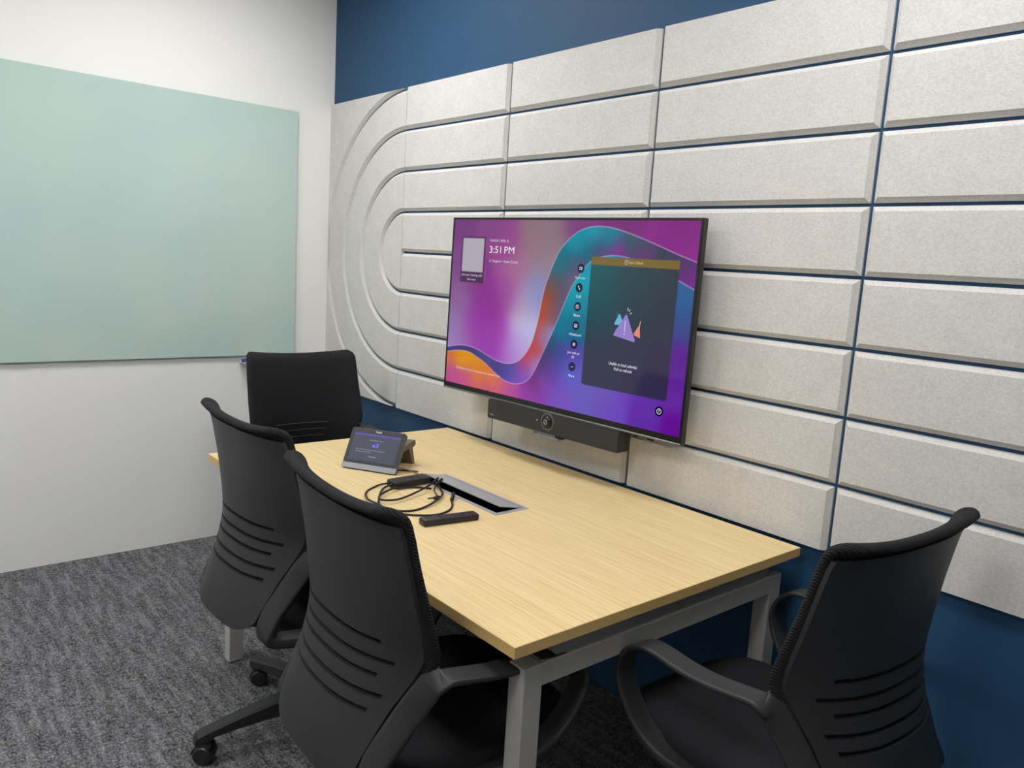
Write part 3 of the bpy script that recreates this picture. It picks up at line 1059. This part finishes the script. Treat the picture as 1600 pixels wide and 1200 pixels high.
ctext('Yealink', -.0115, .0115, .1318, .0095, M['print_white'], 'lettering')
CW = pic('console_white', (190, 192, 205), 0.008, True)
ctext('Welcome to Microsoft Teams', -.0230, .0230, .1020, .0050, CW)
ctext('Sign in with your work account to start a meeting here', -.0640, .0400, .0680, .0046, CW)
ctext('Tap to sign in on another device', -.0640, -.0060, .0605, .0046, CW)
ctext('Continue', -.0130, .0140, .0460, .0052, pic('console_bright', (225, 226, 236), 0.008, True))
LG = pic('console_logo', (92, 88, 216), 0.008, True)
b = MB()
def logo_poly(pts, d):
    b.add([con(x, s, d) for x, s in pts], [tuple(range(len(pts)))])


logo_poly(disc_pts(.0020, .0925, .0034, 16), .0015)
logo_poly(rounded_poly([(-.0030, .0770), (.0070, .0770), (.0070, .0885), (-.0030, .0885)], .003, 3), .0015)
b.build('screen_logo', LG, gl)
b = MB()
logo_poly(disc_pts(.0098, .0910, .0024, 14), .0016)
logo_poly(rounded_poly([(.0060, .0790), (.0122, .0790), (.0122, .0880), (.0060, .0880)], .002, 3), .0014)
logo_poly(rounded_poly([(-.0085, .0790), (-.0005, .0790), (-.0005, .0872), (-.0085, .0872)], .001, 2), .0018)
b.build('screen_logo', pic('console_logo_pale', (128, 124, 232), 0.008, True), gl)
b = MB()
for (x0, x1, s0, s1) in ((-.027, .027, .0395, .0400), (-.027, .027, .0525, .0530), (-.0272, -.0266, .0395, .0530), (.0266, .0272, .0395, .0530)):
    b.add([con(x0, s0, .0014), con(x1, s0, .0014), con(x1, s1, .0014), con(x0, s1, .0014)], [(0, 1, 2, 3)])
b.build('screen_button', pic('console_line', (110, 112, 128), 0.008, True), gl)
# rear stand: arm and foot plate
b = MB()
b.prism([(0.052, .060), (0.062, .074), (0.150, .083), (0.168, .083), (0.172, .068), (0.160, .062)], lambda y, z: (.020, y, z), lambda y, z: (.086, y, z))
b.build('stand_arm', M['tab_stand'], tp)
b = MB()
b.prism([(0.132, .066), (0.158, .068), (0.182, .004), (0.182, .0), (0.165, .0), (0.160, .006)], lambda y, z: (.026, y, z), lambda y, z: (.080, y, z))
b.build('stand_foot', M['tab_stand'], tp)
b = MB()
tpi = Matrix.Rotation(-ang, 4, 'Z') @ Matrix.Translation(-Vector(tp.location))
pts = spline([tpi @ Vector(p) for p in ((1.640, -.612, TZ + .012), (1.655, -.575, TZ + .010), (1.690, -.555, TZ + .004), (1.728, -.553, TZ + .0035), (1.752, -.556, TZ + .0042), (1.772, -.560, TZ + .0045))], 8)
b.tube(pts, .0019, 8)
b.build('power_cord', M['thin_cable'], tp, smooth=True)
b = MB()
pts = spline([tpi @ Vector(p) for p in ((1.632, -.620, TZ + .010), (1.640, -.590, TZ + .004), (1.662, -.560, TZ + .003), (1.690, -.536, TZ + .0025))], 8)
b.tube(pts, .0024, 8)
b.build('plug_lead', M['cable'], tp, smooth=True)

# ------------------------------------------------------------------ adapter with its looped cable, remote control
ad = empty('cable_adapter', (1.795, -0.636, TZ), math.radians(2))
tag(ad, 'small black adapter box with a coiled black cable beside the open cable flap', 'adapter')
ADO = Vector(ad.location)
MB().box((-.025, -.068, .0022), (.025, .066, .0225), bev=.003).build('body', M['brick'], ad)
MB().box((-.010, -.0005, .0222), (.010, .040, .0229)).build('print_panel', M['button'], ad)
t_ = text('lettering', 'Yealink', .010, M['print_dim'], ad, Matrix.Translation((.004, .010, .0232)) @ Matrix.Rotation(math.pi / 2, 4, 'Z'))
for nm, x in (('socket', -.014), ('socket', .008)):
    MB().box((x - .006, -.0695, .006), (x + .006, -.067, .016)).build(nm, M['pit'], ad)


def lead(name, pts, r=.0031, m='cable', z0=.0028, parent=ad):
    inv = Matrix.Rotation(-math.radians(2), 4, 'Z')
    P = [inv @ (Vector((p[0], p[1], TZ + (p[2] if len(p) > 2 else z0))) - ADO) for p in pts]
    b = MB()
    b.tube(spline(P, 9), r, 9)
    return b.build(name, M[m], parent, smooth=True)


lead('cable', [(1.803, -.703, .013), (1.802, -.725, .008), (1.818, -.748, .0045), (1.852, -.775, .0028), (1.905, -.810, .0028), (1.945, -.824, .0028), (1.990, -.814, .0028), (2.016, -.778, .0028), (2.014, -.735, .0035), (1.995, -.680, .0080), (1.950, -.622, .0080), (1.905, -.594, .006), (1.856, -.574, .0090), (1.826, -.566, .012)])
lead('cable', [(1.787, -.703, .013), (1.772, -.728, .007), (1.776, -.752, .0028), (1.797, -.784, .0028), (1.845, -.818, .0080), (1.892, -.834, .0090), (1.945, -.830, .0080), (1.992, -.828, .0028), (2.030, -.808, .0028), (2.064, -.770, .0028), (2.080, -.727, .0028), (2.066, -.680, .0028), (2.036, -.647, .0028), (1.998, -.622, .0030)])
lead('cable', [(1.832, -.556, .0210), (1.864, -.605, .0150), (1.904, -.684, .0120), (1.927, -.753, .0090), (1.929, -.796, .0120), (1.915, -.812, .0140), (1.886, -.797, .0120), (1.862, -.770, .0110), (1.836, -.726, .0100), (1.828, -.690, .0080), (1.838, -.640, .0040), (1.870, -.606, .004)])
lead('plug', [(1.998, -.622, .006), (1.984, -.608, .010), (1.970, -.596, .0140)], .0055)
lead('plug', [(1.893, -.606, .022), (1.872, -.570, .028)], .0050)
lead('plug_cable', [(1.893, -.606, .022), (1.920, -.630, .013), (1.950, -.640, .0085), (1.962, -.655, .0085), (1.962, -.680, .0085)], .0022)
b = MB()
b.box((-.006, -.011, 0), (.006, .011, .009), bev=.0015)
cl_ = b.build('cable_clip', M['cable'], ad)
cl_.location = (1.960 - ADO.x, -.655 - ADO.y, .002)
cl_.rotation_euler = (0, 0, .5)

rm = empty('remote_control', (2.138, -0.730, TZ), math.radians(-9))
tag(rm, 'slim black remote control lying on the maple table by the cable loop', 'remote control')
b = MB()
ol = rounded_poly([(-.0185, -.082), (.0185, -.082), (.0185, .082), (-.0185, .082)], .006, 5)
b.rings([[(x * k, y * (1 - (1 - k) * .25), z) for x, y in ol] for z, k in ((0.0008, .93), (.004, 1.0), (.0145, 1.0), (.0165, .95))])
b.build('body', M['remote'], rm, smooth=35)
for (x, y, r) in ((-.009, .064, .0040), (.009, .064, .0030), (0, .036, .0105), (-.010, .012, .0036), (.010, .012, .0036), (-.010, -.002, .0036), (.010, -.002, .0036)):
    MB().cyl((x, y, .0160), (x, y, .0172), r, r * .92, 18).build('button', M['button'], rm)
for x in (-.010, 0.0105):
    MB().box((x - .0042, -.030, .0160), (x + .0042, -.014, .0172), bev=.0005).build('button', M['button'], rm)
b = MB()
for (x, y) in ((-.010, .012), (.010, .012), (-.010, -.002), (.010, -.002), (-.010, -.022), (.009, .064)):
    b.box((x - .0013, y - .0013, .0171), (x + .0013, y + .0013, .01732))
b.build('button_marks', M['print_dim'], rm)
text('lettering', 'SAMSUNG', .0046, M['print'], rm, Matrix.Translation((-.0100, -.0740, .0167)))


# ------------------------------------------------------------------ office chairs
def interp(x, xs, ys):
    return float(np.interp(x, xs, ys))


def y_mid(z):
    return interp(z, [.40, .43, .5, .59, .65, .7, .8, .9, .95, .98, 1.0], [-.345, -.343, -.33, -.303, -.285, -.276, -.276, -.281, -.287, -.297, -.312])


def y_edge(z):
    return interp(z, [.40, .43, .5, .55, .61, .7, .79, .9, .97, 1.0], [-.29, -.285, -.252, -.225, -.2, -.188, -.215, -.242, -.255, -.275])


def y_back(x, z):
    # smoothed over a few centimetres of height so the profile has no kinks
    a = 0
    for d in (-.03, -.015, 0, .015, .03):
        zz = z + d
        k = min(abs(x) / .24, 1.25) ** 2.6
        a += y_mid(zz) + (y_edge(zz) - y_mid(zz)) * k
    return a / 5


def half_w(z):
    return interp(z, [.455, .458, .464, .473, .49, .54, .6, .667, .7, .76, .9, .966], [.105, .125, .145, .163, .178, .187, .2, .226, .237, .242, .242, .238])


SLOTS = [(.722, .70), (.686, .83), (.657, .74), (.621, .87), (.591, .82)]
SHH = .0046


def make_shell(parent):
    zs = [.455, .458, .464, .473, .490, .510, .535, .560, .575]
    for z, _ in sorted(SLOTS):
        zs += [z - SHH, z + SHH]
    zs += [.604 + .002, .639, .672, .704, .745, .775, .81, .85, .89, .925, .950, .966]
    zs = sorted(zs)
    ss = sorted([0] + [s * k for k in (.14, .28, .42, .56, .70, .74, .82, .83, .87, .94, 1.0) for s in (-1, 1)])
    vs = []
    for z in zs:
        w_ = half_w(z)
        for s in ss:
            x = s * w_
            vs.append((x, y_back(x, z), z))
    nS = len(ss)
    fs = []
    for j in range(len(zs) - 1):
        zc = (zs[j] + zs[j + 1]) / 2
        lim = None
        for z, e in SLOTS:
            if abs(zc - z) < .001:
                lim = e
        for i in range(nS - 1):
            sc = abs(ss[i] + ss[i + 1]) / 2
            if lim is not None and sc < lim:
                continue
            fs.append((j * nS + i, j * nS + i + 1, (j + 1) * nS + i + 1, (j + 1) * nS + i))
    # thickness: a front copy joined along every open edge
    n0 = len(vs)
    vs2 = vs + [(x, y + .009, z) for x, y, z in vs]
    fs2 = [f for f in fs] + [tuple(n0 + i for i in f[::-1]) for f in fs]
    cnt = {}
    for f in fs:
        for a, b_ in zip(f, f[1:] + f[:1]):
            cnt[(a, b_)] = 1
    for a, b_ in list(cnt):
        if (b_, a) not in cnt:
            fs2.append((a, n0 + a, n0 + b_, b_))
    b = MB()
    b.add(vs2, fs2)
    return b.build('back_shell', M['black_plastic'], parent, smooth=40)


def pad_mid(s, v):
    """mid surface of the back cushion; v in metres along the profile from its lower edge"""
    z_lo, z_turn = .470, .958
    r = .022 + .014 * s * s
    L1 = z_turn - z_lo
    Lc = .032 * 1.75
    L = L1 + Lc
    w_ = .250 - .008 * max(0, (v - .33) / .2)
    # rounded corners
    rc = .040
    d = v - (L - rc)
    if d > 0:
        w_ -= rc - math.sqrt(max(rc * rc - d * d, 0))
    d = rc - v
    if d > 0:
        w_ -= .5 * (rc - math.sqrt(max(rc * rc - d * d, 0)))
    w_ = min(w_, half_w(z_lo + min(v, .45)) + .011)
    x = s * w_
    if v <= L1:
        z = z_lo + v
        return Vector((x, y_back(x, z) + .020, z))
    a = (v - L1) / .032
    return Vector((x, y_back(x, z_turn) + .020 - r * (1 - math.cos(a)) - .08 * (v - L1), z_turn + r * math.sin(a)))


PAD_L = .488 + .032 * 1.75


def make_pad(parent):
    TK = .0105
    D = .012
    # samples are denser near the rim so that it rounds over
    us = [-1, -.992, -.975, -.95, -.925] + [-.85 + .1 * k for k in range(18)] + [.925, .95, .975, .992, 1]
    us = sorted(us)
    vs_ = [0, .002, .006, .011, .016] + [.03 + (PAD_L - .105) * k / 16 for k in range(17)] + [PAD_L - q for q in (.062, .051, .041, .032, .024, .017, .012, .008, .004, .0015, 0)]
    nU = len(us)
    mid = [[pad_mid(u, v) for u in us] for v in vs_]
    front, back = [], []
    for j, v in enumerate(vs_):
        for i, u in enumerate(us):
            a = mid[j][max(i - 1, 0)]; b_ = mid[j][min(i + 1, nU - 1)]
            c_ = mid[max(j - 1, 0)][i]; d_ = mid[min(j + 1, len(vs_) - 1)][i]
            n = (b_ - a).cross(d_ - c_)
            n = n.normalized() if n.length > 1e-12 else Vector((0, -1, 0))
            if j < len(vs_) - 11 and n.y > 0:
                n = -n
            elif j >= len(vs_) - 11 and n.dot(prev) < 0:
                n = -n
            if i == nU // 2:
                prev = n.copy()
            e = min((1 - abs(u)) * .245, v, PAD_L - v)
            t = 1.0 if e >= D else math.sqrt(max(0, 1 - (1 - e / D) ** 2))
            front.append(tuple(mid[j][i] - n * TK * t))
            back.append(tuple(mid[j][i] + n * TK * t * .8))
    n0 = len(front)
    fs = []
    for j in range(len(vs_) - 1):
        for i in range(nU - 1):
            q = (j * nU + i, j * nU + i + 1, (j + 1) * nU + i + 1, (j + 1) * nU + i)
            fs.append(q)
            fs.append(tuple(n0 + k for k in q[::-1]))
    b = MB()
    b.add(front + back, fs)
    ob = b.build('back_cushion', M['fabric'], parent, smooth=True)
    import bmesh
    bm = bmesh.new()
    bm.from_mesh(ob.data)
    bmesh.ops.remove_doubles(bm, verts=bm.verts, dist=.0002)
    bmesh.ops.recalc_face_normals(bm, faces=bm.faces)
    bm.to_mesh(ob.data)
    bm.free()
    ob.data.polygons.foreach_set('use_smooth', [True] * len(ob.data.polygons))
    # three raised tubes standing in for shell slots seen through the mesh
    for zz, hx in ((.690, .118), (.660, .112), (.630, .106)):
        P = []
        for k in range(25):
            x = -hx + 2 * hx * k / 24
            P.append((x, y_back(x, zz) + .020 + .0108, zz))
        MB().tube(P, .0016, 6).build('slot_line', M['slot_show'], ob, smooth=True)
    return ob


def make_arm(parent, side):
    def thick(z):
        return interp(z, [.43, .50, .60, .655], [.0150, .0150, .0100, .0065])

    def st(z, dx=.0228):
        x = half_w(z) + dx - interp(z, [.48, .58], [.004, 0])
        return (x, y_back(x, z) + thick(z), z)
    path = [(.2585, st(.668)[1] + .010, .6700), (.2615, -.150, .6715), (.265, -.105, .666), (.268, -.050, .660), (.271, .010, .660), (.272, .070, .665), (.272, .115, .660),
            (.271, .150, .636), (.270, .168, .600), (.269, .166, .560), (.266, .142, .515), (.260, .105, .470), (.252, .060, .442), (.238, -.020, .432), (.220, -.140, .432),
            (.208, -.235, .438), (.203, -.275, .450), (.202, st(.485)[1] + .002, .478), st(.51), st(.55), st(.59), st(.62), st(.645), st(.662)]
    P = spline(path, 4, close=True)
    n = len(P)
    rings = []
    X = Vector((1, 0, 0))
    for i, p in enumerate(P):
        t = (P[(i + 1) % n] - P[i - 1]).normalized()
        w_ = (X - t * X.dot(t)).normalized()
        # the upright behind follows the curve of the shell
        if p.y < -.15 and p.z > .45:
            sl = Vector((1, (y_back(p.x + .02, p.z) - y_back(p.x - .02, p.z)) / .04, 0))
            sl = (sl - t * sl.dot(t)).normalized()
            k = max(0, min(1, (p.z - .45) / .04, (.690 - p.z) / .05, (-.15 - p.y) / .05))
            w_ = (w_ * (1 - k) + sl * k).normalized()
        nn = t.cross(w_).normalized()
        hw = .0275
        ht = thick(p.z) if p.y < -.18 else .0065 + .0055 * max(0, min(1, (.50 - p.z) / .05))
        r = []
        for k in range(14):
            a = 2 * math.pi * k / 14
            ca, sa = math.cos(a), math.sin(a)
            r.append(p + w_ * hw * math.copysign(abs(ca) ** .22, ca) + nn * ht * math.copysign(abs(sa) ** .6, sa))
        rings.append([(q.x * side, q.y, q.z) for q in r])
    b = MB()
    b.rings(rings, close=True)
    return b.build('armrest', M['black_plastic'], parent, smooth=50)


def make_seat(parent):
    b = MB()
    prof = [(.405, .80), (.412, .93), (.425, .985), (.44, 1.0), (.455, .985), (.466, .93), (.471, .82), (.473, .55), (.4735, .2)]
    rings = []
    for z, k in prof:
        r = []
        for i in range(48):
            a = 2 * math.pi * i / 48
            ca, sa = math.cos(a), math.sin(a)
            x = .240 * math.copysign(abs(ca) ** .55, ca)
            y = .238 * math.copysign(abs(sa) ** .55, sa)
            kk = 1 - (1 - k) * .45
            zz = z - (.012 if y > .18 else 0) * ((y - .18) / .06 if y > .18 else 0)
            r.append((x * kk if k > .5 else x * k, .022 + (y * kk if k > .5 else y * k), zz))
        rings.append(r)
    b.rings(rings)
    return b.build('seat', M['seat_fabric'], parent, smooth=45)


def make_base(parent, ang0):
    MB().lathe((0, 0, .075), (0, 0, .155), [(0, .034), (.1, .045), (.75, .042), (1, .030)], 24).build('base_hub', M['black_plastic'], parent, smooth=40)
    b = MB()
    b.lathe((0, 0, .150), (0, 0, .39), [(0, .0255), (.55, .0255), (.56, .021), (.57, .0145), (1, .0145)], 20)
    b.build('gas_lift', M['gas'], parent, smooth=40)
    b = MB()
    b.box((-.085, -.12, .372), (.085, .09, .412), bev=.012)
    b.box((-.225, -.01, .395), (.225, .05, .412), bev=.004)
    b.box((-.06, -.305, .425), (.06, -.10, .445), bev=.006)
    b.build('tilt_mechanism', M['black_plastic'], parent)
    MB().tube(spline([(.08, .03, .388), (.16, .035, .385), (.20, .04, .380)], 6), .006, 8).build('lever', M['black_plastic'], parent, smooth=True)
    for k in range(5):
        a = ang0 + 2 * math.pi * k / 5
        ca, sa = math.cos(a), math.sin(a)

        def W(r, t, z):
            return (r * ca - t * sa, r * sa + t * ca, z)
        rings = []
        for r, hw, zt, zb in ((.030, .030, .150, .080), (.090, .027, .146, .084), (.170, .0245, .132, .082), (.250, .022, .116, .076), (.318, .0205, .100, .068), (.338, .020, .095, .054), (.366, .018, .086, .052), (.371, .015, .076, .053)):
            e = .006
            rings.append([W(r, hw - e, zt), W(r, hw, zt - e), W(r, hw * .9, zb + e), W(r, hw * .9 - e, zb), W(r, -hw * .9 + e, zb), W(r, -hw * .9, zb + e), W(r, -hw, zt - e), W(r, -hw + e, zt)])
        b = MB()
        b.rings(rings)
        leg = b.build('base_leg', M['black_plastic'], parent, smooth=30)
        # twin-wheel caster under the tip
        sw = a + (.9, -.6, 1.7, .3, -1.3)[k]
        px, py = .352 * ca, .352 * sa
        dx, dy = math.cos(sw), math.sin(sw)
        cxx, cyy = px - dx * .010, py - dy * .010
        b = MB()
        b.cyl((px, py, .050), (px, py, .066), .0095, n=14)
        for s in (-1, 1):
            b.lathe((cxx - dy * .004 * s, cyy + dx * .004 * s, .0275), (cxx - dy * .026 * s, cyy + dx * .026 * s, .0275), [(0, .024), (.04, .0275), (.8, .0275), (.97, .024), (1, .018)], 24)
        b.build('caster', M['wheel'], leg, smooth=40)
        # hood over the wheels
        b = MB()
        rr = []
        for sgn in (-1, 1):
            pass
        for i in range(9):
            t = math.pi * (.02 + .72 * i / 8)
            r0, r1 = .0285, .0325
            row = []
            for rad, s in ((r0, -1), (r1, -1), (r1, 1), (r0, 1)):
                ox, oz = rad * math.cos(t), rad * math.sin(t)
                row.append((cxx + dx * ox - dy * .021 * s, cyy + dy * ox + dx * .021 * s, .0275 + oz))
            rr.append(row)
        b.rings(rr)
        b.build('caster_hood', M['black_plastic'], leg, smooth=40)


def make_chair(label, loc, rz, ang0):
    r = empty('office_chair', loc, rz)
    tag(r, label, 'chair', 'black office chairs around the meeting table')
    make_shell(r)
    make_pad(r)
    make_arm(r, 1)
    make_arm(r, -1)
    make_seat(r)
    make_base(r, ang0)
    return r


B_ANG = math.radians(191)
proto = make_chair('black office chair in the foreground, its back hiding the near table edge', (2.442, -0.956, 0), math.radians(-3.1), math.radians(241))


def place(label, loc, rz, base_world):
    """another chair sharing the meshes; its five star base is swivelled by its own angle"""
    r = proto.copy()
    C.objects.link(r)
    r.location = loc
    r.rotation_euler = (0, 0, rz)
    r['label'] = label
    turn = (base_world - rz) - math.radians(241)
    for ch in list(proto.children):
        c_ = ch.copy()
        C.objects.link(c_)
        c_.parent = r
        if ch.name.startswith(('base_leg', 'base_hub')):
            c_.rotation_euler = (0, 0, turn)
        for g in list(ch.children):
            d = g.copy()
            C.objects.link(d)
            d.parent = c_
    return r


place('black office chair behind the foreground one, with its five-star base on open carpet', (1.763, -0.892, 0), math.radians(1.36), B_ANG)
cC = place('black office chair at the far end of the table, facing us before the white wall', (0.905, -0.466, 0), math.radians(-92), math.radians(20))
place('black office chair at the right end of the table, nearest the right edge', (2.932, -0.429, 0), math.radians(86.15), math.radians(10))
